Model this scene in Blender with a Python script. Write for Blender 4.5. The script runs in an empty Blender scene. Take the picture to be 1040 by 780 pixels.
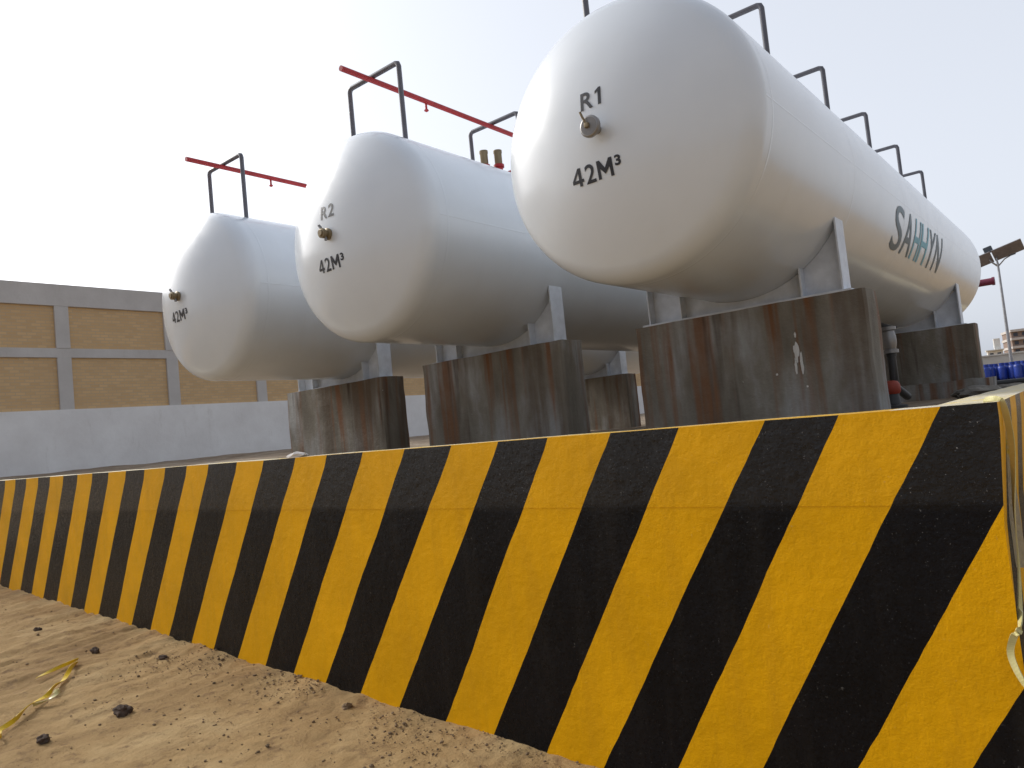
import bpy, bmesh, math, random
import numpy as np
from mathutils import Vector, Matrix, noise
R_ = math.radians
SC = bpy.context.scene
COL = SC.collection
rnd = random.Random(7)

# ------------------------------------------------------------------ camera
cam_d = bpy.data.cameras.new("camera")
cam = bpy.data.objects.new("camera", cam_d)
COL.objects.link(cam)
cam_d.sensor_fit = 'HORIZONTAL'
cam_d.sensor_width = 36.0
cam_d.lens = 36.0 * 756.376 / 1040.0
cam_d.clip_start = 0.05
cam_d.clip_end = 4000
yaw, pit, rol = 0.6740, 0.0579, -0.1010
fw = Vector((-math.sin(yaw)*math.cos(pit), math.cos(yaw)*math.cos(pit), math.sin(pit)))
rt = Vector((math.cos(yaw), math.sin(yaw), 0))
up = rt.cross(fw)
rx = rt*math.cos(rol) + up*math.sin(rol)
ux = -rt*math.sin(rol) + up*math.cos(rol)
cam.matrix_world = Matrix(((rx.x, ux.x, -fw.x, 0.924), (rx.y, ux.y, -fw.y, -3.401),
                           (rx.z, ux.z, -fw.z, 1.971), (0, 0, 0, 1)))
SC.camera = cam

# ------------------------------------------------------------------ sky, sun, exposure
SUN_EL, SUN_AZ = R_(34), Vector((-0.98, -0.07, 0)).normalized()     # direction towards the sun
sdir = Vector((SUN_AZ.x*math.cos(SUN_EL), SUN_AZ.y*math.cos(SUN_EL), math.sin(SUN_EL)))
W = bpy.data.worlds.new("World")
SC.world = W
W.use_nodes = True
wn, wl = W.node_tree.nodes, W.node_tree.links
wn.clear()
sky = wn.new('ShaderNodeTexSky')
sky.sky_type = 'NISHITA'
sky.sun_disc = False
sky.sun_elevation = SUN_EL
sky.sun_rotation = math.atan2(sdir.x, sdir.y)
sky.air_density = 1.0
sky.dust_density = 4.0
sky.ozone_density = 1.0
hsv = wn.new('ShaderNodeHueSaturation')
hsv.inputs['Saturation'].default_value = 0.22
bg = wn.new('ShaderNodeBackground')
bg.inputs['Strength'].default_value = 0.095
wo = wn.new('ShaderNodeOutputWorld')
wl.new(sky.outputs[0], hsv.inputs['Color'])
veil = wn.new('ShaderNodeMix')          # bright milky haze over the whole sky
veil.data_type = 'RGBA'
veil.blend_type = 'ADD'
veil.inputs[0].default_value = 1.0
wtc = wn.new('ShaderNodeTexCoord')
dot = wn.new('ShaderNodeVectorMath'); dot.operation = 'DOT_PRODUCT'
dot.inputs[1].default_value = (-.62, .78, .0)
wl.new(wtc.outputs['Generated'], dot.inputs[0])
side = wn.new('ShaderNodeValToRGB')
side.color_ramp.interpolation = 'EASE'
rr = side.color_ramp.elements
rr[0].position, rr[0].color = .20, (1.9, 2.3, 3.1, 1)
rr[1].position, rr[1].color = .86, (5.0, 5.4, 6.2, 1)
half = wn.new('ShaderNodeMath'); half.operation = 'MULTIPLY_ADD'
half.inputs[1].default_value = .5; half.inputs[2].default_value = .5
wl.new(dot.outputs['Value'], half.inputs[0])
wl.new(half.outputs[0], side.inputs[0])
wl.new(side.outputs[0], veil.inputs[7])
wl.new(hsv.outputs[0], veil.inputs[6])
wl.new(veil.outputs[2], bg.inputs['Color'])
wl.new(bg.outputs[0], wo.inputs['Surface'])
sun_d = bpy.data.lights.new("sun", 'SUN')
sun_d.energy = 2.0
sun_d.angle = R_(10)
sun_d.color = (1.0, 0.965, 0.90)
sun = bpy.data.objects.new("sun", sun_d)
COL.objects.link(sun)
sun.rotation_euler = sdir.to_track_quat('Z', 'Y').to_euler()
SC.view_settings.view_transform = 'Standard'
SC.view_settings.look = 'None'
SC.view_settings.exposure = 0.0
SC.view_settings.gamma = 1.0
SC.view_settings.use_curve_mapping = False
SC.cycles.max_bounces = 6

# ------------------------------------------------------------------ material helpers
class NT:
    def __init__(s, name):
        s.m = bpy.data.materials.new(name)
        s.m.use_nodes = True
        s.t = s.m.node_tree
        s.n, s.l = s.t.nodes, s.t.links
        s.n.clear()
        s.out = s.n.new('ShaderNodeOutputMaterial')
        s.b = s.n.new('ShaderNodeBsdfPrincipled')
        s.l.new(s.b.outputs[0], s.out.inputs[0])
        s.tc = s.n.new('ShaderNodeTexCoord')
    def set(s, **k):
        for a, v in k.items():
            i = s.b.inputs[a.replace('_', ' ')]
            if hasattr(v, 'is_output') or isinstance(v, bpy.types.NodeSocket):
                s.l.new(v, i)
            else:
                i.default_value = v
        return s
    def coord(s, kind='Object', scale=(1, 1, 1), rot=(0, 0, 0)):
        mp = s.n.new('ShaderNodeMapping')
        mp.inputs['Scale'].default_value = scale
        mp.inputs['Rotation'].default_value = rot
        s.l.new(s.tc.outputs[kind], mp.inputs['Vector'])
        return mp.outputs[0]
    def noise(s, vec, scale=5, detail=4, rough=.55, dist=0.0):
        n = s.n.new('ShaderNodeTexNoise')
        n.inputs['Scale'].default_value = scale
        n.inputs['Detail'].default_value = detail
        n.inputs['Roughness'].default_value = rough
        n.inputs['Distortion'].default_value = dist
        if vec is not None: s.l.new(vec, n.inputs['Vector'])
        return n.outputs['Fac']
    def ramp(s, fac, stops):
        r = s.n.new('ShaderNodeValToRGB')
        e = r.color_ramp.elements
        while len(e) < len(stops): e.new(0.5)
        for i, (p, c) in enumerate(stops):
            e[i].position = p
            e[i].color = (c, c, c, 1) if isinstance(c, (int, float)) else (*c, 1)
        s.l.new(fac, r.inputs[0])
        return r.outputs[0]
    def mix(s, fac, a, b, mode='MIX'):
        m = s.n.new('ShaderNodeMix')
        m.data_type = 'RGBA'
        m.blend_type = mode
        for v, i in ((fac, 0), (a, 6), (b, 7)):
            if isinstance(v, bpy.types.NodeSocket): s.l.new(v, m.inputs[i])
            elif i == 0: m.inputs[0].default_value = v
            else: m.inputs[i].default_value = (*v, 1)
        return m.outputs[2]
    def math(s, op, a, b=0.0, clamp=False):
        m = s.n.new('ShaderNodeMath')
        m.operation = op
        m.use_clamp = clamp
        for v, i in ((a, 0), (b, 1)):
            if isinstance(v, bpy.types.NodeSocket): s.l.new(v, m.inputs[i])
            else: m.inputs[i].default_value = v
        return m.outputs[0]
    def sep(s, vec):
        x = s.n.new('ShaderNodeSeparateXYZ')
        s.l.new(vec, x.inputs[0])
        return x.outputs
    def bump(s, h, strength=.3, dist=.01, prev=None):
        b = s.n.new('ShaderNodeBump')
        b.inputs['Strength'].default_value = strength
        b.inputs['Distance'].default_value = dist
        s.l.new(h, b.inputs['Height'])
        if prev is not None: s.l.new(prev, b.inputs['Normal'])
        return b.outputs[0]

def simple(name, col, rough=.5, metal=0.0, vary=.15, scale=6, bump=0.0):
    t = NT(name)
    f = t.noise(t.coord('Object'), scale, 5)
    d = tuple(c*(1-vary) for c in col)
    l = tuple(min(1, c*(1+vary)) for c in col)
    t.set(Base_Color=t.ramp(f, [(.3, d), (.7, l)]), Roughness=rough, Metallic=metal)
    if bump:
        t.set(Normal=t.bump(t.noise(t.coord('Object'), scale*8, 4), bump, .01))
    return t.m

def mat_tank():
    t = NT("tank white paint")
    v = t.coord('Object')
    f = t.noise(v, 1.3, 4)
    xyz = t.sep(v)
    base = t.ramp(f, [(.3, (.71, .755, .80)), (.7, (.76, .805, .85))])
    # faint dust washed down the flanks, in long streaks
    st = t.noise(t.coord('Object', (2.0, 6.0, .5)), 2.2, 4)
    base = t.mix(t.ramp(st, [(.55, 0.0), (.85, .08)]), base, (.62, .58, .50))
    # weld beads: circumferential and lengthwise
    wv = t.math('ABSOLUTE', t.math('SUBTRACT', t.math('FRACT', t.math('MULTIPLY', t.math('ADD', xyz[1], 2.13*5.5-.56), 1/2.13)), .5))
    ring = t.ramp(wv, [(0.0, 1.0), (.008, 0.0)])
    lz = t.math('ABSOLUTE', t.math('SUBTRACT', xyz[2], -.02))
    lng = t.ramp(lz, [(0.0, 1.0), (.010, 0.0)])
    mid = t.math('MULTIPLY', t.math('GREATER_THAN', xyz[1], .45), t.math('LESS_THAN', xyz[1], 11.4))
    h = t.math('MULTIPLY', t.math('MAXIMUM', ring, lng), mid)
    n1 = t.bump(h, .35, .006)
    n2 = t.bump(t.noise(v, 1.6, 2), .05, .03, n1)
    t.set(Base_Color=base, Roughness=t.ramp(t.noise(v, 5, 4), [(.3, .20), (.7, .26)]), Normal=n2)
    t.b.inputs['Coat Weight'].default_value = .25
    t.b.inputs['Coat Roughness'].default_value = .15
    return t.m

def mat_stripe(name, col, dark):
    t = NT(name)
    v = t.coord('Object')
    xyz = t.sep(v)
    f = t.noise(v, 2.0, 6, .6)
    if dark:
        base = t.ramp(f, [(.3, tuple(c*.7 for c in col)), (.7, tuple(c*1.5 for c in col))])
    else:
        base = t.ramp(f, [(.25, tuple(c*.82 for c in col)), (.75, tuple(min(1, c*1.08) for c in col))])
    # scuffs and thin spots where the plaster shows through
    sc = t.noise(v, 38, 5, .7)
    base = t.mix(t.ramp(sc, [(.66, 0.0), (.74, .55 if dark else .25)]), base, (.20, .19, .17) if dark else (.80, .66, .30))
    # pin-prick glints painted into the colour, thickest in the upper lift
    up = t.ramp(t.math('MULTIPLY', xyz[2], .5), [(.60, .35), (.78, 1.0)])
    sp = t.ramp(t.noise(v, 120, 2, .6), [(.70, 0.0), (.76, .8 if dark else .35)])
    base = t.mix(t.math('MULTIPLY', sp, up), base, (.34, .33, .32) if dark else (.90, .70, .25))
    wl_ = t.ramp(t.noise(t.coord('Object', (2.5, 2.5, .35)), 2.4, 6, .65), [(.50, 0.0), (.75, .35)])
    base = t.mix(wl_, base, (.030, .026, .022) if dark else (.55, .27, .012))
    # rough-cast bump
    big = t.noise(v, 14, 4, .6)
    fine = t.noise(v, 95, 3, .65)
    n1 = t.bump(big, .28, .02)
    n2 = t.bump(fine, .26, .006, n1)
    t.set(Base_Color=base, Roughness=t.ramp(t.noise(v, 60, 3), [(.35, .22 if dark else .40), (.65, .5 if dark else .6)]), Normal=n2)
    t.l.new(t.ramp(t.math('MULTIPLY', xyz[2], .5), [(.73, .16 if dark else .12), (.76, .42 if dark else .18)]), t.b.inputs['Specular IOR Level'])
    return t.m

def mat_walltop():
    t = NT("wall top paint")
    v = t.coord('Object')
    f = t.noise(v, 5, 5, .65)
    base = t.ramp(f, [(.35, (.62, .56, .44)), (.56, (.70, .60, .38)), (.64, (.78, .55, .06))])
    xyz = t.sep(v)
    near = t.ramp(t.math('MULTIPLY', t.math('ADD', t.math('ADD', xyz[0], t.math('MULTIPLY', f, 1.5)), 6.2), .2), [(.20, 0.0), (.75, 1.0)])
    front = t.math('LESS_THAN', xyz[1], .24)
    left = t.math('LESS_THAN', xyz[0], t.math('ADD', .05, t.math('MULTIPLY', f, .3)))
    base = t.mix(t.math('MULTIPLY', near, t.math('MULTIPLY', front, left)), base, (.62, .34, .02))
    t.set(Base_Color=base, Roughness=.7, Normal=t.bump(t.noise(v, 50, 4), .4, .01))
    return t.m

def mat_pier():
    t = NT("rust stained concrete")
    oi = t.n.new('ShaderNodeObjectInfo')
    off = t.math('MULTIPLY', oi.outputs['Random'], 37.0)
    xyz0 = t.sep(t.tc.outputs['Object'])
    cb = t.n.new('ShaderNodeCombineXYZ')
    t.l.new(t.math('ADD', xyz0[0], off), cb.inputs[0]); t.l.new(xyz0[1], cb.inputs[1]); t.l.new(xyz0[2], cb.inputs[2])
    v = cb.outputs[0]
    def co(sc):
        mp = t.n.new('ShaderNodeMapping'); mp.inputs['Scale'].default_value = sc
        t.l.new(v, mp.inputs['Vector']); return mp.outputs[0]
    base = t.ramp(t.noise(co((1.3, 1.3, .5)), 1.4, 6, .58), [(.30, (.125, .105, .076)), (.50, (.235, .212, .172)), (.68, (.41, .415, .41))])
    # rust washed down from the saddle, wide and narrow runs, softened by a break-up noise
    brk = t.ramp(t.noise(v, 2.0, 4, .55), [(.25, .45), (.60, 1.0)])
    s1 = t.ramp(t.noise(co((1.0, 1.0, .07)), 2.4, 4, .6), [(.49, 0.0), (.62, .75)])
    base = t.mix(t.math('MULTIPLY', s1, brk), base, (.095, .055, .028))
    s2 = t.ramp(t.noise(co((1.0, 1.0, .045)), 5.5, 3, .6), [(.53, 0.0), (.66, .9)])
    base = t.mix(t.math('MULTIPLY', s2, brk), base, (.21, .085, .03))
    s3 = t.ramp(t.noise(co((1.0, 1.0, .07)), 4.7, 3, .6), [(.58, 0.0), (.70, .9)])
    base = t.mix(t.math('MULTIPLY', s3, brk), base, (.055, .032, .02))
    ch = t.noise(v, 13, 5, .75)
    base = t.mix(t.ramp(ch, [(.69, 0.0), (.73, .7)]), base, (.46, .45, .42))
    # formwork lifts
    fr = t.math('ABSOLUTE', t.math('SUBTRACT', xyz0[2], .83))
    lift = t.ramp(fr, [(0.0, 1.0), (.012, 0.0)])
    n1 = t.bump(t.noise(v, 18, 6, .7), .6, .02)
    n2 = t.bump(lift, -.4, .008, n1)
    t.set(Base_Color=base, Roughness=.85, Normal=n2)
    return t.m

def mat_sand(name, dark=False):
    t = NT(name)
    v = t.coord('Object')
    k = 1.0
    f = t.noise(v, 1.1, 8, .62)
    base = t.ramp(f, [(.28, (.25*k, .155*k, .068*k)), (.52, (.38*k, .252*k, .115*k)), (.75, (.48*k, .345*k, .175*k))])
    if dark: base = t.ramp(f, [(.28, (.15, .105, .068)), (.52, (.27, .21, .15)), (.75, (.38, .32, .25))])
    d = t.noise(v, 6.5, 7, .68)
    base = t.mix(t.ramp(d, [(.54, 0.0), (.68, .7)]), base, (.16*k, .095*k, .05*k))
    if not dark:
        stk = t.noise(t.coord('Object', (5.0, .9, 1.0), (0, 0, R_(8))), 2.2, 6, .7)
        base = t.mix(t.ramp(stk, [(.54, 0.0), (.70, .55)]), base, (.20, .125, .06))
        fl = t.noise(v, 26, 6, .75)
        base = t.mix(t.ramp(fl, [(.60, 0.0), (.70, .6)]), base, (.13, .08, .045))
    p = t.noise(v, 70, 4, .7)
    base = t.mix(t.ramp(p, [(.62, 0.0), (.72, .55)]), base, (.16*k, .11*k, .07*k))
    n1 = t.bump(t.noise(v, 9, 8, .65), .6, .04)
    n2 = t.bump(p, .5, .012, n1)
    t.set(Base_Color=base, Roughness=.95, Normal=n2)
    t.b.inputs['Specular IOR Level'].default_value = .15
    return t.m

def mat_brick():
    t = NT("tan brick")
    mp = t.coord('Object', (1, 1, 1), (R_(90), 0, R_(90)))
    xyz = t.sep(t.tc.outputs['Object'])
    cb = t.n.new('ShaderNodeCombineXYZ')
    t.l.new(xyz[1], cb.inputs[0]); t.l.new(xyz[2], cb.inputs[1])
    br = t.n.new('ShaderNodeTexBrick')
    t.l.new(cb.outputs[0], br.inputs['Vector'])
    br.inputs['Color1'].default_value = (.60, .385, .185, 1)
    br.inputs['Color2'].default_value = (.70, .475, .235, 1)
    br.inputs['Mortar'].default_value = (.54, .39, .24, 1)
    br.inputs['Scale'].default_value = 1.0
    br.inputs['Mortar Size'].default_value = .012
    br.inputs['Brick Width'].default_value = .26
    br.inputs['Row Height'].default_value = .095
    br.inputs['Bias'].default_value = -.1
    f = t.noise(t.coord('Object'), 1.2, 6)
    base = t.mix(t.ramp(f, [(.35, .0), (.7, .5)]), br.outputs['Color'], (.54, .36, .19))
    t.set(Base_Color=base, Roughness=.9, Normal=t.bump(br.outputs['Fac'], -.6, .012))
    return t.m

def mat_plaster(name, a, b, dirt=(.30, .24, .17)):
    t = NT(name)
    v = t.coord('Object')
    base = t.ramp(t.noise(v, .9, 7, .62), [(.3, a), (.7, b)])
    d = t.noise(t.coord('Object', (1.5, 1.5, .5)), 2.0, 6, .7)
    base = t.mix(t.ramp(d, [(.58, 0.0), (.85, .35)]), base, dirt)
    t.set(Base_Color=base, Roughness=.9, Normal=t.bump(t.noise(v, 12, 5), .3, .02))
    return t.m

M = dict(
    tank=mat_tank(),
    yellow=mat_stripe("yellow wall paint", (.86, .43, .003), False),
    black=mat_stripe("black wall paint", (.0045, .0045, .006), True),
    walltop=mat_walltop(),
    pier=mat_pier(),
    sand=mat_sand("sand"),
    dirt=mat_sand("yard dirt", True),
    brick=mat_brick(),
    beam=mat_plaster("grey concrete frame", (.50, .465, .43), (.60, .565, .53)),
    white_plaster=mat_plaster("whitewashed plaster", (.74, .71, .68), (.86, .84, .81)),
    far_plaster=mat_plaster("far grey plaster", (.42, .40, .37), (.52, .50, .46)),
    steel=simple("saddle paint", (.66, .70, .76), .45),
    hoop=simple("hoop grey paint", (.12, .118, .135), .45),
    red=simple("red pipe paint", (.42, .022, .025), .45),
    maroon=simple("maroon pipe paint", (.17, .018, .045), .5),
    brass=simple("brass", (.24, .185, .105), .45, .4),
    gauge=simple("gauge metal", (.28, .27, .26), .4, .5),
    glass=simple("gauge dial", (.20, .195, .19), .2),
    ink=simple("black marking paint", (.018, .018, .024), .45),
    teal=simple("teal logo paint", (.06, .11, .145), .4),
    blue_l=simple("light blue logo paint", (.12, .46, .60), .4),
    rock=simple("dark clod", (.075, .048, .032), .95, 0, .35, 14, .6),
    pebble=simple("crumbs", (.20, .135, .075), .95, 0, .4, 3),
    rubble=simple("grey rubble", (.22, .20, .17), .95, 0, .35, 5, .6),
    tape_y=simple("yellow tape", (.72, .50, .03), .35),
    tape_w=simple("pale tape", (.60, .54, .24), .35),
    pole=simple("galvanised pole", (.36, .36, .37), .4, .6),
    panel=simple("panel underside", (.20, .18, .19), .5),
    panel_f=simple("solar cells", (.02, .025, .06), .15),
    lampbox=simple("lamp box", (.07, .08, .09), .5),
    drum=simple("blue drum paint", (.015, .045, .30), .4, 0, .3, 2),
    bld=mat_plaster("building render", (.22, .16, .13), (.30, .22, .18)),
    slab=mat_plaster("building slabs", (.50, .46, .43), (.60, .56, .52)),
    bldw=mat_plaster("white building render", (.62, .60, .56), (.74, .72, .68)),
    window=simple("dark window", (.05, .055, .07), .2),
    orange=simple("orange valve paint", (.30, .035, .012), .6),
    dark=simple("dark steel", (.05, .05, .05), .5, .3),
)

# ------------------------------------------------------------------ object helpers
def tag(o, label=None, cat=None, group=None, kind=None):
    if label: o['label'] = label
    if cat: o['category'] = cat
    if group: o['group'] = group
    if kind: o['kind'] = kind
    return o
def empty(name, loc, label, cat, group=None):
    o = bpy.data.objects.new(name, None)
    o.empty_display_size = .2
    COL.objects.link(o)
    o.location = loc
    return tag(o, label, cat, group)
def link(name, bm, mats, parent=None, loc=None, smooth=False, angle=None):
    me = bpy.data.meshes.new(name)
    bmesh.ops.recalc_face_normals(bm, faces=bm.faces[:])
    bm.to_mesh(me)
    bm.free()
    for m in (mats if isinstance(mats, (list, tuple)) else [mats]): me.materials.append(m)
    if smooth:
        me.polygons.foreach_set('use_smooth', [True]*len(me.polygons))
        if angle: me.set_sharp_from_angle(angle=R_(angle))
    o = bpy.data.objects.new(name, me)
    COL.objects.link(o)
    if parent: o.parent = parent
    if loc: o.location = loc
    return o
def box(bm, c, s, bev=0.0, rz=0.0, mi=0, rot=None):
    r = bmesh.ops.create_cube(bm, size=1)
    vs = r['verts']
    m = Matrix.Translation(c) @ (rot.to_4x4() if rot else Matrix.Rotation(rz, 4, 'Z')) @ Matrix.Diagonal((*s, 1))
    bmesh.ops.transform(bm, matrix=m, verts=vs)
    es = list({e for v in vs for e in v.link_edges})
    fs = list({f for v in vs for f in v.link_faces})
    for f in fs: f.material_index = mi
    if bev:
        bmesh.ops.bevel(bm, geom=es, offset=bev, segments=2, profile=.6, affect='EDGES')
    return bm
def tube(bm, pts, r, n=10, cap=True, taper=None):
    pts = [Vector(p) for p in pts]
    rings = []
    ref = None
    for i, p in enumerate(pts):
        a = (p - pts[i-1]).normalized() if i else None
        b = (pts[i+1] - p).normalized() if i < len(pts)-1 else None
        t = (a + b).normalized() if a and b else (a or b)
        if ref is None:
            ref = t.orthogonal().normalized()
        ref = (ref - t*ref.dot(t)).normalized()
        s = t.cross(ref)
        k = 1.0/max(.35, t.dot(b or a))
        bis = None
        if a and b and (a-b).length > 1e-4:
            bis = (b - a).normalized()
        rr = r if taper is None else r*taper[i]
        ring = []
        for j in range(n):
            an = 2*math.pi*j/n
            o = ref*math.cos(an)*rr + s*math.sin(an)*rr
            if bis: o = o + bis*(o.dot(bis))*(k-1)
            ring.append(bm.verts.new(p + o))
        rings.append(ring)
    for i in range(len(rings)-1):
        for j in range(n):
            bm.faces.new((rings[i][j], rings[i][(j+1) % n], rings[i+1][(j+1) % n], rings[i+1][j]))
    if cap:
        bm.faces.new(rings[0][::-1]); bm.faces.new(rings[-1])
    return bm
def lathe(bm, prof, n=24, mat=None, cap=True):
    """prof: (radius, z) pairs round local z; mat moves it"""
    rings = []
    new = []
    for r, z in prof:
        if r < 1e-5:
            v = bm.verts.new((0, 0, z)); new.append(v); rings.append([v])
        else:
            ring = [bm.verts.new((r*math.cos(2*math.pi*j/n), r*math.sin(2*math.pi*j/n), z)) for j in range(n)]
            new += ring; rings.append(ring)
    for a, b in zip(rings, rings[1:]):
        for j in range(n):
            k = (j+1) % n
            if len(a) == 1 and len(b) == 1: continue
            if len(a) == 1: bm.faces.new((a[0], b[k], b[j]))
            elif len(b) == 1: bm.faces.new((a[j], a[k], b[0]))
            else: bm.faces.new((a[j], a[k], b[k], b[j]))
    if cap:
        if len(rings[0]) > 2: bm.faces.new(rings[0][::-1])
        if len(rings[-1]) > 2: bm.faces.new(rings[-1])
    if mat is not None: bmesh.ops.transform(bm, matrix=mat, verts=new)
    return bm
TOFRONT = Matrix.Rotation(R_(90), 4, 'X')      # local z -> -y
def clod(bm, c, s, seed, sub=2, amp=.35):
    r = bmesh.ops.create_icosphere(bm, subdivisions=sub, radius=1)
    for v in r['verts']:
        n = noise.fractal(v.co*1.3 + Vector((seed*3.1, seed*1.7, seed)), 1.0, 2.0, 4)
        v.co = v.co*(1 + amp*n)
        v.co = Vector((v.co.x*s[0], v.co.y*s[1], v.co.z*s[2])) + Vector(c)
    return bm

# ------------------------------------------------------------------ ground
def zg(x):                       # the sand climbs a little to the left
    x = min(0.0, x)
    return -.0295*x if x > -14 else .413 + (-14 - x)*.004
def lines(*segs):
    out = []
    for a, b, n in segs:
        out += list(np.linspace(a, b, n, endpoint=False))
    return out + [segs[-1][1]]
def ground_mesh():
    xs = lines((-900, -60, 8), (-60, -16, 30), (-16, -9, 110), (-9, -1, 330), (-1, 3, 60), (3, 60, 20), (60, 900, 8))
    ys = lines((-900, -40, 8), (-40, -6, 30), (-6, -2.4, 60), (-2.4, .9, 130), (.9, 5, 6), (5, 60, 6), (60, 1500, 8))
    bm = bmesh.new()
    grid = []
    for y in ys:
        row = []
        for x in xs:
            z = zg(x)
            if -18 < x < 3 and -7 < y < .9:
                p = Vector((x, y, 0))
                z += .022*noise.fractal(p*1.4, 1.0, 2.0, 5) + .007*noise.fractal(p*9, .8, 2.0, 3)
                # raked wheel furrows running towards the wall, fading to the right
                fade = max(0.0, min(1.0, (-4.6 - x)/2.0))
                warp = x + .35*noise.noise(p*.45) + .05*noise.noise(p*2.0) + .18*y
                z += fade*(.011*math.sin(warp*2*math.pi/.27)*(.5 + noise.noise(p*.9 + Vector((5, 2, 0)))) + .022*noise.fractal(Vector((x*4.5, y*.9, 6)), 1, 2, 3))
                # loose rubble ridge along the foot of the wall
                d = (-.0409*x) - y
                if d > -.3:
                    k = math.exp(-(d/.45)**2)
                    z += k*(.012 + .016*noise.fractal(p*3.2, .9, 2.0, 5))
            row.append(bm.verts.new((x, y, z)))
        grid.append(row)
    for a, b in zip(grid, grid[1:]):
        for i in range(len(xs)-1):
            bm.faces.new((a[i], a[i+1], b[i+1], b[i]))
    o = link("ground", bm, M['sand'], smooth=True)
    return tag(o, kind='structure')
ground_mesh()

def reflected_ridge():  # added unseen dark ridge, there only for the glossy tanks to reflect
    bm = bmesh.new()
    pts = []
    for k in range(90):
        a = R_(-150 + 200*k/89)
        h = 7 + 4*noise.fractal(Vector((k*.21, 0, 0)), 1, 2, 4)
        pts.append([bm.verts.new((math.cos(a)*r, math.sin(a)*r, z)) for r, z in ((105, -.5), (118, h*.6), (130, h), (150, -.5))])
    for a, b in zip(pts, pts[1:]):
        for j in range(3): bm.faces.new((a[j], a[j+1], b[j+1], b[j]))
    tag(link("reflected_ridge", bm, simple("dark reflection ridge", (.075, .065, .045), .95, 0, .4, .2), smooth=True), kind='structure')
reflected_ridge()

YZ = 1.74
XL = -24.0                      # plane of the left boundary wall
def yard_z(x, y):
    z = YZ
    if x < -9: z += min(.26, (-9 - x)*.0195)
    z += .05*noise.fractal(Vector((x*.5, y*.5, 3)), 1.0, 2.0, 4)
    if y < 2: z -= .06*(2-y)/2
    return z
def yard_mesh():
    xs = lines((XL - .2, -9, 60), (-9, .36, 80))
    ts = lines((0, 1, 14), (1, 16, 100), (16, 62.3, 60))
    bm = bmesh.new()
    grid = [[bm.verts.new((x, -.0409*x*max(0, 1-t/10) + .10 + t, yard_z(x, t))) for x in xs] for t in ts]
    for a, b in zip(grid, grid[1:]):
        for i in range(len(xs)-1):
            bm.faces.new((a[i], a[i+1], b[i+1], b[i]))
    tag(link("yard_ground", bm, M['dirt'], smooth=True), kind='structure')
yard_mesh()

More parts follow.
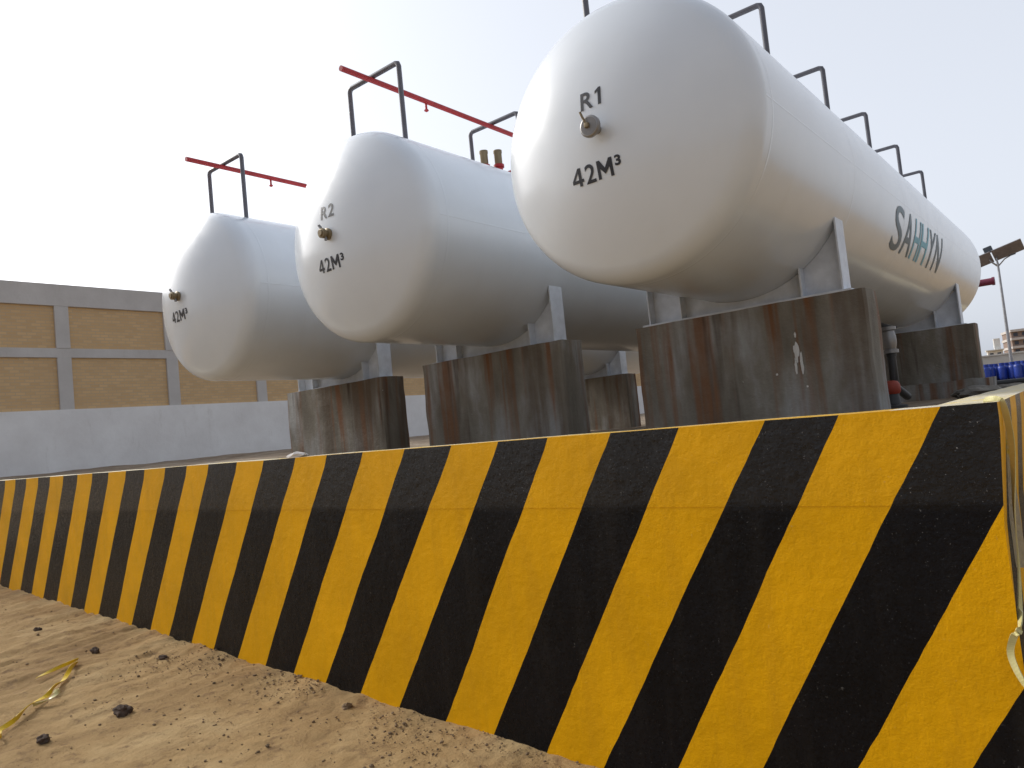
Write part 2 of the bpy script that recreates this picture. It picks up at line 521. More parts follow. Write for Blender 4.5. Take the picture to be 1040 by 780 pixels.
# ------------------------------------------------------------------ striped retaining wall
TOPX = [-12.099, -11.456, -10.91, -10.416, -9.951, -9.458, -8.97, -8.496, -8.007, -7.532, -7.051, -6.561, -6.089, -5.655,
        -5.132, -4.689, -4.212, -3.781, -3.33, -2.872, -2.416, -2.003, -1.619, -1.185, -.778, -.34, -.006, .384]
BOTX = [-12.086, -11.557, -11.06, -10.576, -10.06, -9.549, -9.099, -8.652, -8.129, -7.709, -7.226, -6.788, -6.306, -5.87,
        -5.417, -4.962, -4.529, -4.082, -3.647, -3.2, -2.727, -2.304, -1.878, -1.484]
def wtop(x): return 1.8816 - .0056*min(0, x)
def build_striped_wall():
    bounds = []
    for i, xb in enumerate(BOTX):
        xt = TOPX[i+2]
        zt, zb = wtop(xt), zg(xb)
        bounds.append((xt, (xt-xb)/(zt-zb)))
    bounds.append((TOPX[26], .58)); bounds.append((TOPX[27], .577))
    bounds.append((.544 + .41*.59, .59)); bounds.append((.336 + 1.416*.60, .60)); bounds.append((1.65, .6)); bounds.append((2.1, .6))
    # bounds[0] (xt=-10.91) starts a yellow stripe
    x, first = bounds[0][0], 0
    left = []
    while x > XL:
        x -= .485
        left.append((x, .73)); first += 1
    bounds = left[::-1] + bounds
    zs = list(np.arange(-.30, 1.46, .055)) + [1.488, 1.4885] + list(np.linspace(1.52, 1.8816, 7))
    bm = bmesh.new()
    def cx(z): return .545 + .032*max(0.0, min(1.0, (z-1.40)/.4))
    rows = []
    for j, z in enumerate(zs):
        upper = z > 1.4883
        row = []
        for k, (xt, sl) in enumerate([(XL - .1, 0)] + bounds):
            zz = z
            x = xt + sl*(z - wtop(xt)) + (.010*noise.noise(Vector((k*7.3, z*2.6, 1))) + .004*noise.noise(Vector((k*3.3, z*16, 4))) if k else 0)
            x = max(XL - .1, min(x, cx(z)))
            if j == len(zs)-1: zz = wtop(x) + .006*noise.noise(Vector((x*5, 2, 2)))
            row.append(bm.verts.new((x, -.0409*x - (.002 if upper else 0), zz)))
        rows.append(row)
    n = len(rows[0])
    for j in range(len(rows)-1):
        for k in range(n-1):
            a, b, c, d = rows[j][k], rows[j][k+1], rows[j+1][k+1], rows[j+1][k]
            if (a.co-b.co).length < 1e-5 and (c.co-d.co).length < 1e-5: continue
            try: f = bm.faces.new((a, b, c, d))
            except ValueError: continue
            # stripe k lies between boundary k-1 and k ; bounds[first] begins yellow
            f.material_index = 0 if ((k - 1 - first) % 2 == 0) else 1
    # top strip of the front run (thickness .24) : outer edge = last row
    top = rows[-1]
    inner = [bm.verts.new((v.co.x, v.co.y + .25, v.co.z + .004*noise.noise(v.co*9))) for v in top]
    for k in range(n-1):
        if (top[k].co - top[k+1].co).length < 1e-5: continue
        f = bm.faces.new((top[k], top[k+1], inner[k+1], inner[k])); f.material_index = 2
    low = [bm.verts.new((v.co.x, v.co.y, 1.2)) for v in inner]
    for k in range(n-1):
        if (inner[k].co - inner[k+1].co).length < 1e-5: continue
        f = bm.faces.new((inner[k], inner[k+1], low[k+1], low[k])); f.material_index = 2
    # right-hand return running away from the camera
    Y1 = 62.0
    def sx(y, z): return cx(z) - .028*y if y < 12 else cx(z) - .336
    ys0 = []
    y = .27 ; kk = 0
    sb = []
    while y < Y1 + 2:
        sb.append(y); y += .375
    srows = []
    for j, z in enumerate(zs):
        row = []
        y0 = -.0409*cx(z) - (.002 if z > 1.4883 else 0)
        for yt in [-9] + sb + [99]:
            yy = yt + (.36*(z - 1.8816) if 0 < yt < 90 else 0)
            yy = max(y0, min(Y1, yy))
            zz = z if j < len(zs)-1 else z + .006*noise.noise(Vector((yy*5, 7, 2)))
            row.append(bm.verts.new((sx(max(0, yy), z), yy, zz)))
        srows.append(row)
    for j in range(len(srows)-1):
        for k in range(len(srows[0])-1):
            a, b, c, d = srows[j][k], srows[j][k+1], srows[j+1][k+1], srows[j+1][k]
            if (a.co-b.co).length < 1e-5 and (c.co-d.co).length < 1e-5: continue
            f = bm.faces.new((a, b, c, d))
            f.material_index = 0 if k % 2 == 0 else 1
    stop = srows[-1]
    sin = [bm.verts.new((v.co.x - .25, max(v.co.y, .215), v.co.z)) for v in stop]
    for k in range(len(stop)-1):
        if (stop[k].co-stop[k+1].co).length < 1e-5: continue
        f = bm.faces.new((stop[k], stop[k+1], sin[k+1], sin[k])); f.material_index = 2
    slow = [bm.verts.new((v.co.x, v.co.y, 1.2)) for v in sin]
    for k in range(len(stop)-1):
        if (sin[k].co-sin[k+1].co).length < 1e-5: continue
        f = bm.faces.new((sin[k], sin[k+1], slow[k+1], slow[k])); f.material_index = 2
    bmesh.ops.remove_doubles(bm, verts=bm.verts[:], dist=1e-4)
    bmesh.ops.dissolve_degenerate(bm, dist=1e-5, edges=bm.edges[:])
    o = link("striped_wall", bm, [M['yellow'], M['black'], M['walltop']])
    return tag(o, "low retaining wall painted in slanting yellow and black hazard stripes", "wall")
build_striped_wall()

# ------------------------------------------------------------------ left boundary wall: brick panels in a concrete frame
def build_brick_wall():
    y0, y1 = -10.0, 62.0
    root = empty("boundary_wall", (XL, 0, 1.9), "tall brick boundary wall in a grey concrete frame above a whitewashed base", "wall")
    P = lambda x, y, z: (x, y, z - 1.9)
    bm = bmesh.new()
    box(bm, P(-.16, (y0+y1)/2, 2.76), (.40, y1-y0, 2.26))
    # uneven whitewash edge
    link("plinth", bm, M['white_plaster'], root)
    for nm, z0, z1, xo in (("beam", 5.50, 5.79, .0), ("beam", 7.11, 7.79, .02)):
        bm = bmesh.new()
        box(bm, P(-.17+xo, (y0+y1)/2, (z0+z1)/2), (.34, y1-y0, z1-z0), .01)
        link(nm, bm, M['beam'], root)
    py = [5.9 + 3.39*k for k in range(-4, 17)]
    py = [y for y in py if y0 < y < y1]
    for y in py:
        bm = bmesh.new()
        box(bm, P(-.165, y, (3.80+5.50)/2), (.36, .40, 1.70), .01)
        box(bm, P(-.165, y, (5.79+7.11)/2), (.36, .40, 1.32), .01)
        link("pilaster", bm, M['beam'], root)
    ed = [y0-.2] + py + [y1+.2]
    for a, b in zip(ed, ed[1:]):
        bm = bmesh.new()
        box(bm, P(-.21, (a+b)/2, 4.695), (.30, b-a-.402, 1.608))
        box(bm, P(-.21, (a+b)/2, 6.45), (.30, b-a-.402, 1.318))
        link("brick_panel", bm, M['brick'], root)
build_brick_wall()

# ------------------------------------------------------------------ tanks
TX = [-1.7686, -4.9804, -8.0486]
TY = [1.2344, 1.3300, 1.3294]
TZ = [4.0703, 4.1022, 4.0530]
TR, TL = 1.0964, 11.759
TRC, TRK = 1.80*TR, .22*TR      # crown and knuckle radius of the dished ends
PH = math.asin((TR-TRK)/(TRC-TRK))
TH = TRC - (TRC-TRK)*math.cos(PH)
def head_y(r):                  # depth of the dished head behind its tip at radius r
    return TRC - math.sqrt(TRC*TRC - r*r)
def tank_profile():
    p = [(0.0, 0.0)] + [(TRC*math.sin(PH*i/14), TRC*(1-math.cos(PH*i/14))) for i in range(1, 15)]
    for i in range(1, 17):
        a = PH + (math.pi/2-PH)*i/16
        p.append((TR-TRK+TRK*math.sin(a), TH-TRK*math.cos(a)))
    body = [(TR, TH + (TL-2*TH)*i/24) for i in range(1, 24)]
    return p + body + [(r, TL-y) for r, y in p[::-1]]
def text_bm(s, size, bold=0.0, shear=0.0, spacing=1.0):
    cu = bpy.data.curves.new("t", 'FONT')
    cu.body = s
    cu.size = size
    cu.offset = bold
    cu.shear = shear
    cu.space_character = spacing
    cu.align_x = 'CENTER'
    cu.resolution_u = 6
    o = bpy.data.objects.new("t", cu)
    COL.objects.link(o)
    bpy.context.view_layer.update()
    me = o.evaluated_get(bpy.context.evaluated_depsgraph_get()).to_mesh()
    bm = bmesh.new()
    bm.from_mesh(me)
    o.evaluated_get(bpy.context.evaluated_depsgraph_get()).to_mesh_clear()
    bpy.data.objects.remove(o)
    bpy.data.curves.remove(cu)
    ysn = [v.co.y for v in bm.verts]; lo, hi = min(ysn), max(ysn)
    for k in range(1, 9):
        bmesh.ops.bisect_plane(bm, geom=bm.verts[:]+bm.edges[:]+bm.faces[:], plane_co=(0, lo+(hi-lo)*k/9, 0), plane_no=(0, 1, 0))
    return bm
def letter_m(h, w):
    """a block capital M as one clean outline"""
    t, bm = h*.19, bmesh.new()
    L = [(0, 0), (t, 0), (t, h*.55), (w/2, h*.20), (w-t, h*.55), (w-t, 0), (w, 0), (w, h), (w-t*1.05, h), (w/2, h*.54), (t*1.05, h), (0, h)]
    bm.faces.new([bm.verts.new((x, y, 0)) for x, y in L])
    bm.normal_update()
    bmesh.ops.triangulate(bm, faces=bm.faces[:])
    return bm
def digit_four(h):
    bm = bmesh.new()
    for L in ([(0, .20), (.46, .20), (.46, .37), (0, .37)], [(.66, .20), (.79, .20), (.79, .37), (.66, .37)],
              [(.46, 0), (.66, 0), (.66, 1), (.46, 1)], [(0, .37), (.20, .37), (.46, .74), (.46, 1)]):
        bm.faces.new([bm.verts.new((x*h, y*h, 0)) for x, y in L])
    bm.normal_update()
    return bm
def digit_one(h):
    bm = bmesh.new()
    bm.faces.new([bm.verts.new((x*h, y*h, 0)) for x, y in [(.18, 0), (.37, 0), (.37, 1), (.23, 1), (0, .84), (0, .66), (.18, .77)]])
    bm.normal_update()
    bmesh.ops.triangulate(bm, faces=bm.faces[:])
    return bm
def line_of(chars, size, bold, gap):
    """letters set one by one so that each keeps a clean outline; centred on x"""
    out, x = bmesh.new(), 0.0
    for c in chars:
        bm = letter_m(size*.70, size*.68) if c == 'M' else digit_four(size*.70) if c == '4' else digit_one(size*.70) if c == '1' else text_bm(c, size, bold)
        lo = min(v.co.x for v in bm.verts); hi = max(v.co.x for v in bm.verts)
        for v in bm.verts: v.co.x += x - lo
        x += hi - lo + gap
        me = bpy.data.meshes.new("t"); bm.to_mesh(me); bm.free(); out.from_mesh(me); bpy.data.meshes.remove(me)
    for v in out.verts: v.co.x -= (x-gap)/2
    return out
def on_head(bm, u0, v0, rot=0.0):
    c, s = math.cos(rot), math.sin(rot)
    for v in bm.verts:
        u, w = v.co.x, v.co.y
        u, w = u0 + u*c - w*s, v0 + u*s + w*c
        v.co = Vector((u, head_y(math.hypot(u, w)) - .004, w))
    return bm
def saddle(root, yc, face):
    """painted steel cradle: bent web between base plate and shell, with upright ribs"""
    zb = -1.188
    bm = bmesh.new()
    arc = []
    N = 28
    for i in range(N+1):
        x = -.955 + 1.91*i/N
        arc.append((x, -math.sqrt(max(0, (TR+.004)**2 - x*x)) if abs(x) < TR else 0))
    t = .016
    y0, y1 = yc - t/2, yc + t/2
    ring0 = [bm.verts.new((x, y0, z)) for x, z in arc] + [bm.verts.new((.955, y0, zb)), bm.verts.new((-.955, y0, zb))]
    ring1 = [bm.verts.new((v.co.x, y1, v.co.z)) for v in ring0]
    for a, rev in ((ring0, False), (ring1, True)):
        lo = [bm.verts.new((x, a[0].co.y, zb)) for x, z in arc]
        for i in range(N):
            bm.faces.new((a[i], a[i+1], lo[i+1], lo[i]))
    for i in range(N):
        bm.faces.new((ring0[i], ring0[i+1], ring1[i+1], ring1[i]))
    bmesh.ops.remove_doubles(bm, verts=bm.verts[:], dist=1e-4)
    sd = link("saddle", bm, M['steel'], root)
    for x in (-.955, -.60, .60, .955):
        zt = -math.sqrt((TR+.004)**2 - (abs(x)+.008)**2)
        bm = bmesh.new()
        box(bm, (x, yc, (zt+zb)/2), (.016, .25, zt-zb), .002)
        link("rib", bm, M['steel'], sd)
    bm = bmesh.new()
    box(bm, (0, yc, zb - .006), (2.06, .30, .018), .003)
    link("base_plate", bm, M['steel'], sd)
    # wear plate hugging the shell
    bm = bmesh.new()
    v0, v1 = [], []
    for i in range(25):
        a = R_(-90 - 61 + 122*i/24)
        v0.append(bm.verts.new(((TR+.0015)*math.cos(a), yc-.12, (TR+.0015)*math.sin(a))))
        v1.append(bm.verts.new(((TR+.0015)*math.cos(a), yc+.12, (TR+.0015)*math.sin(a))))
    for i in range(24):
        bm.faces.new((v0[i], v0[i+1], v1[i+1], v1[i]))
    link("wear_plate", bm, M['tank'], sd, smooth=True)
def gauge(root, kind):
    bm = bmesh.new()
    if kind == 0:
        lathe(bm, [(.030, -.06), (.030, .05), (.042, .05), (.042, .075), (.066, .080), (.078, .088), (.080, .112), (.074, .120), (.066, .122)], 28, TOFRONT)
        g = link("level_gauge", bm, M['gauge'], root, loc=(.02, 0, -.02), smooth=True, angle=40)
        bm = bmesh.new()
        lathe(bm, [(.064, .117), (.064, .1225), (.022, .1245), (0, .1245)], 28, TOFRONT)
        link("dial", bm, M['glass'], g)
        bm = bmesh.new()
        tube(bm, [(-.012, -.13, .01), (-.030, -.15, .07), (-.042, -.152, .105)], .009, 8)
        box(bm, (-.010, -.130, .005), (.035, .03, .035), .006)
        link("valve_stem", bm, M['brass'], g, smooth=True, angle=40)
    else:
        lathe(bm, [(.030, -.06), (.030, .03), (.056, .03), (.060, .038), (.060, .055), (.050, .062), (.036, .065), (.036, .09), (.050, .095), (.050, .125), (.030, .13), (.030, .142)], 20, TOFRONT)
        g = link("level_gauge", bm, M['brass'], root, loc=(-.035, .03, -.01), smooth=True, angle=40)
        bm = bmesh.new()
        tube(bm, [(0, -.11, 0), (-.01, -.115, .06), (-.03, -.12, .085)], .014, 8)
        tube(bm, [(0, -.078, -.02), (.01, -.078, -.07)], .016, 8)
        link("valve_stem", bm, M['gauge'], g, smooth=True, angle=40)
TANK_LABEL = [
    "nearest white gas tank, marked R1 and lettered in dark and teal along its flank",
    "middle white gas tank marked R2, with brass relief valves on its top",
    "farthest white gas tank, leftmost, its head beside the brick boundary wall"]
def build_tank(i):
    root = empty("storage_tank", (TX[i], TY[i], TZ[i]), TANK_LABEL[i], "storage tank", "white gas tanks on concrete piers")
    bm = bmesh.new()
    lathe(bm, tank_profile(), 96, Matrix.Rotation(R_(-90), 4, 'X'))
    link("shell", bm, M['tank'], root, smooth=True)
    saddle(root, 3.70 - 1.25, -1)
    saddle(root, 10.42 - 1.25, 1)
    gauge(root, 0 if i == 0 else 1)
    if i < 2:
        bm = on_head(line_of("R%d" % (i+1), .19, .003, .018), (-.02, -.045)[i], .165)
        link("marking", bm, M['ink'], root)
    bm = on_head(line_of("42M\u00b3", .19, .003, .020), (-.05, -.075, -.09)[i], (-.37, -.365, -.315)[i])
    link("marking", bm, M['ink'], root)
    # pipe hoops standing on the crown
    x = .409
    zf = math.sqrt(TR*TR - x*x) - .01
    for k in range(6):
        y = 2.004 + 2.0488*k - TY[0]
        zt = 5.944 - 4.0703 + rnd.uniform(-.012, .012)
        bm = bmesh.new()
        tube(bm, [(-x, y, zf), (-x, y, zt-.045), (-x+.013, y, zt-.013), (-x+.045, y, zt), (x-.045, y, zt), (x-.013, y, zt-.013), (x, y, zt-.045), (x, y, zf)], .028, 12)
        link("pipe_hoop", bm, M['hoop'], root, smooth=True, angle=50)
    # manway bulge
    bm = bmesh.new()
    lathe(bm, [(.26, TR-.06), (.26, TR+.07), (.30, TR+.07), (.30, TR+.11), (.20, TR+.125), (0, TR+.13)], 28, Matrix.Translation((0, 9.9, 0)))
    link("manway", bm, M['tank'], root, smooth=True, angle=40)
    if i == 1:
        rb = bmesh.new()
        lathe(rb, [(.11, TR-.03), (.11, TR+.03), (.05, TR+.035), (.05, TR+.09)], 16, Matrix.Translation((0, 2.75, 0)))
        tube(rb, [(0, 2.54, TR+.05), (.05, 2.92, TR+.05)], .045, 12)
        for xx, yy in ((-.05, 2.62), (.07, 2.76)):
            lathe(rb, [(.05, TR-.02), (.05, TR+.14), (.070, TR+.14), (.070, TR+.175)], 14, Matrix.Translation((xx, yy, 0)))
        tube(rb, [(.05, 2.82, TR+.05), (.16, 2.94, TR+.10)], .03, 8)
        rv = link("relief_valve", rb, M['red'], root, smooth=True, angle=40)
        for xx, yy in ((-.05, 2.62), (.07, 2.76)):
            b2 = bmesh.new()
            lathe(b2, [(.044, TR+.176), (.044, TR+.19), (.050, TR+.20), (.050, TR+.32), (.056, TR+.33), (.056, TR+.365), (.04, TR+.37)], 18, Matrix.Translation((xx, yy, 0)))
            link("valve_cap", b2, M['brass'], rv, smooth=True, angle=40)
    if i == 0:
        # lettering along the flank, wrapped round the shell
        y = 0.0
        for s, w, mt in (("S", .52, 'teal'), ("A", .54, 'teal'), ("H", .40, 'blue_l'), ("H", .50, 'blue_l'), ("Y", .50, 'teal'), ("N", .52, 'teal')):
            bm = text_bm(s, .66, .004, 0)
            xsn = [v.co.x for v in bm.verts]; lo, hi = min(xsn), max(xsn)
            for v in bm.verts:
                u = y + (v.co.x - lo)/(hi - lo)*w*.86
                a = R_(-29.5 + 25.0*v.co.y/.455)
                v.co = Vector(((TR+.004)*math.cos(a), 5.62 - TY[0] + u, (TR+.004)*math.sin(a)))
            link("lettering", bm, M[mt], root)
            y += w
    return root
for i in range(3): build_tank(i)

# red spray pipes lying on the hoops
def spray_pipe(i, ya, yb, label):
    z = 5.944 - 4.0703 + TZ[i] - .064
    root = empty("spray_pipe", (TX[i], ya, z), label, "pipe", "red pipes over the tanks")
    bm = bmesh.new()
    tube(bm, [(0, 0, 0), (0, yb-ya, 0)], .031, 14)
    link("pipe", bm, M['red'], root, smooth=True, angle=50)
    bm = bmesh.new()
    tube(bm, [(0, 1.25, -.02), (0, 1.25, -.10)], .014, 8)
    lathe(bm, [(.02, -.10), (.03, -.115), (.01, -.13)], 10, Matrix.Translation((0, 1.25, 0)))
    link("nozzle", bm, M['red'], root)
spray_pipe(1, 1.65, 4.62, "long red pipe resting on the two front hoops of the middle tank")
spray_pipe(2, 1.55, 3.40, "short red pipe resting on the front hoop of the farthest tank")

# ------------------------------------------------------------------ concrete piers
PIER_LABEL = {
    (0, 0): "large rust streaked concrete pier under the front of the nearest tank",
    (1, 0): "rust streaked grey concrete pier under the front of the middle tank",
    (2, 0): "weathered concrete pier under the front of the farthest tank",
    (0, 1): "dark brown concrete pier under the rear end of the nearest tank",
    (1, 1): "concrete pier under the rear end of the middle tank, behind the nearest front pier",
    (2, 1): "dark stained concrete pier under the rear of the farthest tank, seen between front piers"}
def build_pier(i, k):
    yc = 3.75 if k == 0 else 10.46
    top = 2.871 + (TZ[i] - TZ[0])
    bot = 1.45
    bm = bmesh.new()
    box(bm, (0, 0, (top-bot)/2), (2.27, .43, top-bot))
    bmesh.ops.subdivide_edges(bm, edges=bm.edges[:], cuts=14, use_grid_fill=True)
    for v in bm.verts:
        n = noise.fractal(Vector((v.co.x*2.2 + i*5, v.co.y*2.2 + k*9, v.co.z*2.2)), 1, 2, 4)
        v.co += Vector((.010*n, .010*noise.noise(v.co*4), .008*n))
        # worn arrises
        if abs(v.co.x) > 1.12 and abs(abs(v.co.y) - .215) < .02: v.co.x -= math.copysign(.022, v.co.x)
    o = link("concrete_pier", bm, M['pier'], loc=(TX[i], yc, bot))
    tag(o, PIER_LABEL[(i, k)], "pier", "concrete piers under the tanks")
    if (i, k) == (0, 0):        # white paint splashed on the face
        for q, (x, z, w, h) in enumerate([(.50, .95, .020, .075), (.535, .83, .014, .085), (.48, .81, .009, .06), (.505, 1.10, .008, .022), (.30, .76, .010, .010), (.56, .62, .008, .008)]):
            bm = bmesh.new()
            clod(bm, (x, -.2185, z), (w, .004, h), 50+q, 3, .7)
            link("paint_splash", bm, M['bldw'], o)['label'] = "white paint splashed on the pier's face"
for i in range(3):
    for k in range(2): build_pier(i, k)

# footing, rubble and pipework round the near rear pier
bm = bmesh.new()
box(bm, (0, 0, .17), (2.50, .95, .42))
bmesh.ops.subdivide_edges(bm, edges=bm.edges[:], cuts=10, use_grid_fill=True)
for v in bm.verts: v.co += Vector((.03*noise.noise(v.co*3), .03*noise.noise(v.co*3.3), .03*noise.noise(v.co*2.5)))
tag(link("footing", bm, M['pier'], loc=(TX[0], 10.46, YZ - .12)), "wide rough concrete footing slab below the dark rear pier of the nearest tank", "footing")
rub = [((-.52, 8.9, YZ+.05), (.32, .24, .11), "pale broken concrete lump on the yard by the rear footing"),
       ((-.30, 10.0, YZ+.03), (.26, .2, .10), "small dark rubble lump beside the right end of the rear footing")]
for q, (c, s, lb) in enumerate(rub):
    bm = bmesh.new(); clod(bm, (0, 0, 0), s, 20+q, 3, .45)
    tag(link("rubble", bm, M['rubble'], loc=c), lb, "rubble")
def drain():
    root = empty("drain_valve", (-1.10, 6.5, YZ), "grey drain pipe with valve body under the belly of the nearest tank", "valve")
    bm = bmesh.new()
    tube(bm, [(-.55, .3, 1.30), (-.55, .3, 1.02), (-.1, .05, 1.0), (0, 0, .95), (0, 0, .62)], .06, 12)
    link("pipe", bm, M['dark'], root, smooth=True, angle=50)
    bm = bmesh.new()
    lathe(bm, [(.09, .66), (.09, .70), (.065, .71), (.08, .78), (.08, .86), (.065, .93), (.09, .94), (.09, .98)], 18)
    link("valve_body", bm, M['gauge'], root, smooth=True, angle=40)
    bm = bmesh.new()
    tube(bm, [(0, 0, .64), (0, 0, .25), (0, .6, .12)], .05, 12)
    link("down_pipe", bm, M['dark'], root, smooth=True, angle=50)
    p = empty("pump_head", (-1.13, 6.35, YZ), "orange red pump housing on the yard between the piers of the nearest tank", "pump")
    bm = bmesh.new()
    lathe(bm, [(.05, .16), (.10, .17), (.115, .20), (.115, .28), (.09, .32), (.05, .33)], 20)
    link("housing", bm, M['orange'], p, smooth=True, angle=40)
    bm = bmesh.new()
    lathe(bm, [(.17, -.06), (.17, .03), (.10, .05), (.09, .18)], 20)
    link("base", bm, M['dark'], p, smooth=True, angle=40)
drain()
bm = bmesh.new()
tube(bm, [(-1.3, 0, 0), (-.2, .1, .02), (.75, .25, .03)], .05, 10)
tag(link("ground_pipe", bm, M['dark'], loc=(-.6, 11.6, YZ+.12), smooth=True, angle=50), "dark steel pipe lying along the yard behind the rear footing", "pipe")
# red pipe stub beyond the far end of the nearest tank
def stub():
    root = empty("fire_monitor", (-1.05, 15.2, YZ), "red pipe end sticking out behind the far end of the nearest tank", "pipe")
    bm = bmesh.new()
    tube(bm, [(-1.2, 0, 0), (-1.2, 0, 2.27), (.28, 0, 2.27)], .075, 16)
    link("pipe", bm, M['maroon'], root, smooth=True, angle=50)
    bm = bmesh.new()
    lathe(bm, [(.06, 0), (.088, .002), (.088, .05), (.06, .052)], 16, Matrix.Translation((.27, 0, 2.27)) @ Matrix.Rotation(R_(90), 4, 'Y'))
    link("pipe_collar", bm, M['maroon'], root, smooth=True, angle=40)
stub()

# ------------------------------------------------------------------ solar street lamp
def lamp():
    root = empty("street_lamp", (-3.21, 45.9, YZ), "tall solar street lamp with tilted panel beyond the tanks", "street lamp")
    bm = bmesh.new()
    lathe(bm, [(.14, 0), (.14, .03), (.095, .04), (.085, 1.5), (.055, 6.6)], 16)
    link("pole", bm, M['pole'], root, smooth=True, angle=40)
    bm = bmesh.new()
    tube(bm, [(0, 0, 6.4), (-.32, 0, 6.75), (-.36, 0, 6.95)], .045, 10)
    tube(bm, [(0, 0, 6.4), (-.02, 0, 7.0)], .045, 10)
    link("bracket", bm, M['pole'], root, smooth=True)
    bm = bmesh.new()
    tube(bm, [(0, 0, 6.4), (.35, -.05, 6.74), (.62, -.08, 6.86)], .035, 10)
    arm = link("arm", bm, M['pole'], root, smooth=True)
    bm = bmesh.new()
    box(bm, (.72, -.09, 6.89), (.34, .14, .06), .02, rot=Matrix.Rotation(R_(-12), 3, 'Y'))
    link("lamp_head", bm, M['lampbox'], arm)
    hz = Vector((-.05, 1, 0)).normalized(); rg = Vector((1, .05, 0)).normalized(); uz = Vector((0, 0, 1))
    Lv = (rg*2.3 + uz*.62).normalized()
    Sv = (rg*.30 - uz*.30 + hz*.55); Sv = (Sv - Lv*Sv.dot(Lv)).normalized()
    Nv = Lv.cross(Sv).normalized()
    rot = Matrix((Lv, Sv, Nv)).transposed()
    cpos = Vector((.29, -.1, 7.12))
    for o_, ln in ((-.88, .72), (.27, 1.46)):
        bm = bmesh.new()
        box(bm, cpos + Lv*o_, (ln, .92, .05), .008, rot=rot)
        pn = link("solar_panel", bm, M['panel'], root)
        bm = bmesh.new()
        box(bm, cpos + Lv*o_ + Nv*(.028 if Nv.z > 0 else -.028), (ln*.96, .86, .006), rot=rot)
        link("cell_sheet", bm, M['panel_f'], pn)
    bm = bmesh.new()
    box(bm, cpos + Vector((-.66, .2, .30)), (.42, .34, .34), .03, rot=Matrix.Rotation(R_(-14), 3, 'Y'))
    link("battery_box", bm, M['lampbox'], root)
lamp()

# ------------------------------------------------------------------ far side: blue cylinders, wall, buildings
def cylinder_mesh():
    bm = bmesh.new()
    lathe(bm, [(.15, 0), (.16, .05), (.17, .06), (.20, .12), (.205, .18), (.205, .62), (.19, .70), (.12, .76), (.05, .78), (.05, .82)], 20)
    lathe(bm, [(.115, .74), (.118, .90), (.122, .90), (.122, .74)], 16, cap=False)
    return bm
cyl0 = None
n = 0
for r in range(3):
    for k in range(11):
        if r == 0 and k in (5, 6) : continue
        x, y = -5.75 + k*.46 + r*.15 + rnd.uniform(-.03, .03), 41.0 + r*.55 + rnd.uniform(-.05, .05)
        if cyl0 is None:
            cyl0 = link("gas_cylinder", cylinder_mesh(), M['drum'], smooth=True, angle=45); o = cyl0
        else:
            o = cyl0.copy(); COL.objects.link(o)
        o.location = (x, y, YZ + .08); o.rotation_euler.z = rnd.uniform(0, 6)
        tag(o, "blue gas cylinder standing among others on the yard near the street lamp", "gas cylinder", "blue gas cylinders in rows")
        n += 1
bm = bmesh.new()
box(bm, (0, 0, .95), (26, .25, 2.0), .02)
box(bm, (0, -.02, 2.0), (26, .34, .12), .02)
tag(link("rear_wall", bm, M['far_plaster'], loc=(-11.6, 62.4, YZ - .05)), "low grey boundary wall far behind the blue gas cylinders", "wall")

def building(name, loc, rz, size, floors, bays, wm, sm, label, band=True):
    root = empty(name, loc, label, "building")
    root.rotation_euler.z = rz
    w, d, h = size
    bm = bmesh.new(); box(bm, (0, d/2, h/2), (w, d, h))
    link("wall", bm, wm, root)
    fh = h/floors
    for f in range(floors+1):
        bm = bmesh.new()
        box(bm, (0, d/2 - .5, f*fh + (.2 if f else .12)), (w + .7, d + 1.2, .9 if band else .3))
        link("floor_slab", bm, sm, root)
    for f in range(floors):
        for b in range(bays):
            x = -w/2 + (b+.5)*w/bays
            bm = bmesh.new()
            box(bm, (x, -.02, f*fh + fh*.60), (w/bays*.5, .2, fh*.42))
            link("window", bm, M['window'], root)
    return root
building("apartment_building", (-14.9, 351, 0), R_(16), (26, 16, 19.6), 6, 9, M['bld'], M['slab'],
         "brown apartment building of many floors with pale slab bands, behind the lamp pole")
b = building("apartment_building", (-25.8, 270, 0), R_(8), (4.0, 8, 10.5), 3, 2, M['bldw'], M['bldw'],
         "small white building left of the brown apartment block, behind the far wall", False)
bm = bmesh.new()
box(bm, (.8, 3, 12.4), (1.7, 3.2, 3.8), .1)
link("stair_tower", bm, M['bldw'], b)

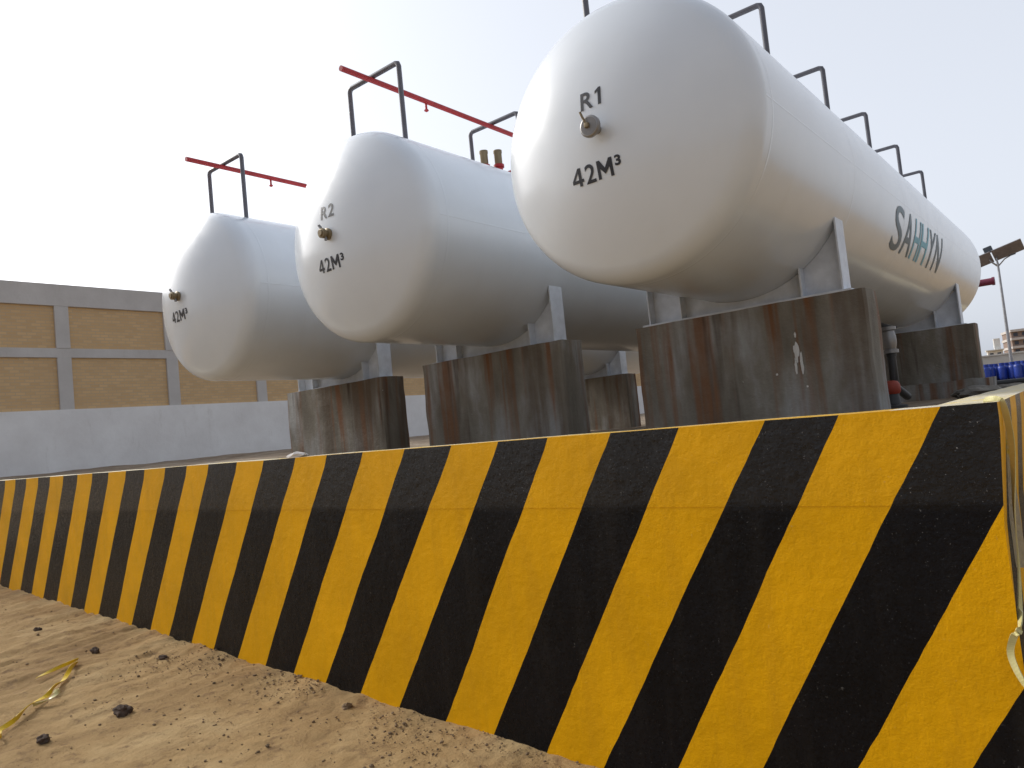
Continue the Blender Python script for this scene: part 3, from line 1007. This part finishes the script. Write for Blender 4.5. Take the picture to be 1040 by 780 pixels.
# ------------------------------------------------------------------ small things outside: clods, crumbs, tape
rocks = [((-5.018, -.948), .075, "largest dark clod of earth on the sand, in front of the wall"),
         ((-5.03, -1.47), .055, "dark clod lying near the lower end of the yellow tape"),
         ((-7.0, -.34), .055, "dark clod of earth on the sand near the upper end of the yellow tape"),
         ((-6.09, -.12), .045, "small dark clod on the sand near the foot of the striped wall"),
         ((-3.53, -.06), .050, "pale lump of sand against the foot of the striped wall"),
         ((-8.6, -.3), .05, "far dark clod of earth on the furrowed sand")]
for q, ((x, y), s, lb) in enumerate(rocks):
    bm = bmesh.new()
    clod(bm, (0, 0, 0), (s*.82, s*.7, s*.55), q, 3, .5)
    tag(link("earth_clod", bm, M['pebble'] if q == 4 else M['rock'], loc=(x, y, zg(x) + s*.35)), lb, "earth clod", "dark clods of earth on the sand")
def crumbs():
    bm = bmesh.new()
    r2 = random.Random(3)
    base = bmesh.new(); bmesh.ops.create_icosphere(base, subdivisions=1, radius=1)
    bv = [v.co.copy() for v in base.verts]; bf = [[v.index for v in f.verts] for f in base.faces]; base.free()
    N = 4200
    for k in range(N):
        if k < N*.6:
            x = r2.uniform(-6.5, -.9); d = abs(r2.gauss(.25, .40)) + .01
            y = -.0409*x - d
        else:
            x = r2.uniform(-12, -1.5); y = r2.uniform(-2.3, .2)
        s = min(.015, .002 + r2.expovariate(1/.0026))
        if noise.noise(Vector((x*1.5, y*1.5, 9))) < -.05 and r2.random() < .8: continue
        z = zg(x) + .02*noise.fractal(Vector((x, y, 0))*1.4, 1.0, 2.0, 5) + s*.3 + .02*math.exp(-(((-.0409*x)-y)/.45)**2)
        vs = [bm.verts.new((x + p.x*s*r2.uniform(.7, 1.4), y + p.y*s*r2.uniform(.7, 1.4), z + p.z*s*r2.uniform(.5, .9))) for p in bv]
        for f in bf: bm.faces.new([vs[i] for i in f])
    tag(link("earth_crumbs", bm, M['pebble']), "scattered small crumbs of earth and gravel on the sand", "gravel", kind='stuff')
crumbs()
def ribbon(bm, pts, w, twist, thick=.0022):
    """a thin plastic strip along pts, twisting"""
    P = [Vector(p) for p in pts]
    Q = []
    for i in range(len(P)-1):                       # Catmull-Rom
        p0, p1, p2, p3 = P[max(0, i-1)], P[i], P[i+1], P[min(len(P)-1, i+2)]
        for s in range(8):
            t = s/8
            Q.append(.5*((2*p1) + (p2-p0)*t + (2*p0-5*p1+4*p2-p3)*t*t + (3*p1-p0-3*p2+p3)*t**3))
    Q.append(P[-1])
    prev = None
    for i, q in enumerate(Q):
        t = (Q[min(i+1, len(Q)-1)] - Q[max(0, i-1)]).normalized()
        a = t.orthogonal().normalized(); b = t.cross(a)
        an = twist*i/len(Q)
        side = (a*math.cos(an) + b*math.sin(an))*w/2
        nrm = t.cross(side).normalized()*thick
        cur = [bm.verts.new(q + side + nrm), bm.verts.new(q - side + nrm), bm.verts.new(q - side - nrm), bm.verts.new(q + side - nrm)]
        if prev:
            for j in range(4): bm.faces.new((prev[j], prev[(j+1) % 4], cur[(j+1) % 4], cur[j]))
        else: bm.faces.new(cur)
        prev = cur
    bm.faces.new(prev[::-1])
    return bm
g = lambda x, y, h: (x, y, zg(x) + h)
root = empty("tape_strand", g(-6.0, -1.1, 0), "twisted yellow tape strand lying on the sand left of the clods", "tape")
off = Vector(root.location)
def loc(pts): return [Vector(p) - off for p in pts]
bm = bmesh.new()
ribbon(bm, loc([g(-6.70, -.62, .03), g(-6.55, -.72, .05), g(-6.30, -.88, .025), g(-6.10, -1.02, .05), g(-5.98, -1.12, .03), g(-5.80, -1.30, .05), g(-5.62, -1.46, .03), g(-5.45, -1.66, .03)]), .035, 9)
link("strip", bm, M['tape_y'], root)
bm = bmesh.new()
ribbon(bm, loc([g(-6.72, -.60, .06), g(-6.68, -.80, .04), g(-6.60, -.98, .03)]), .03, 3)
link("strip", bm, M['tape_y'], root)
bm = bmesh.new()
ribbon(bm, loc([g(-6.00, -1.06, .04), g(-5.88, -1.06, .07), g(-5.80, -1.16, .05), g(-5.85, -1.26, .03)]), .028, 4)
link("loose_end", bm, M['tape_w'], root)
bm = bmesh.new()
ribbon(bm, [g(-5.46, -1.60, .03), g(-5.36, -1.62, .035), g(-5.30, -1.70, .02)], .03, 2)
tag(link("tape_scrap", bm, M['tape_y']), "small yellow tape scrap on the sand beside the strand's near end", "tape")
bm = bmesh.new()
ribbon(bm, [(.52, .12, 1.890), (.562, .10, 1.890), (.584, .10, 1.86), (.588, .16, 1.72), (.578, .17, 1.58), (.568, .13, 1.44), (.562, .10, 1.25), (.556, .02, 1.10), (.552, -.06, 1.03), (.53, -.07, 1.00), (.515, -.07, .93), (.55, -.10, .84), (.62, -.12, .76)], .024, 5)
tag(link("caution_tape", bm, M['tape_w']), "pale yellow plastic tape hanging over the right corner of the striped wall", "tape")
bm = bmesh.new()
clod(bm, (0, 0, 0), (.10, .07, .03), 31, 2, .3)
tag(link("mortar_chunk", bm, M['slab'], loc=(-4.35, .28, wtop(-4.3)+.012)), "small pale mortar chunk lying on top of the striped wall", "mortar")
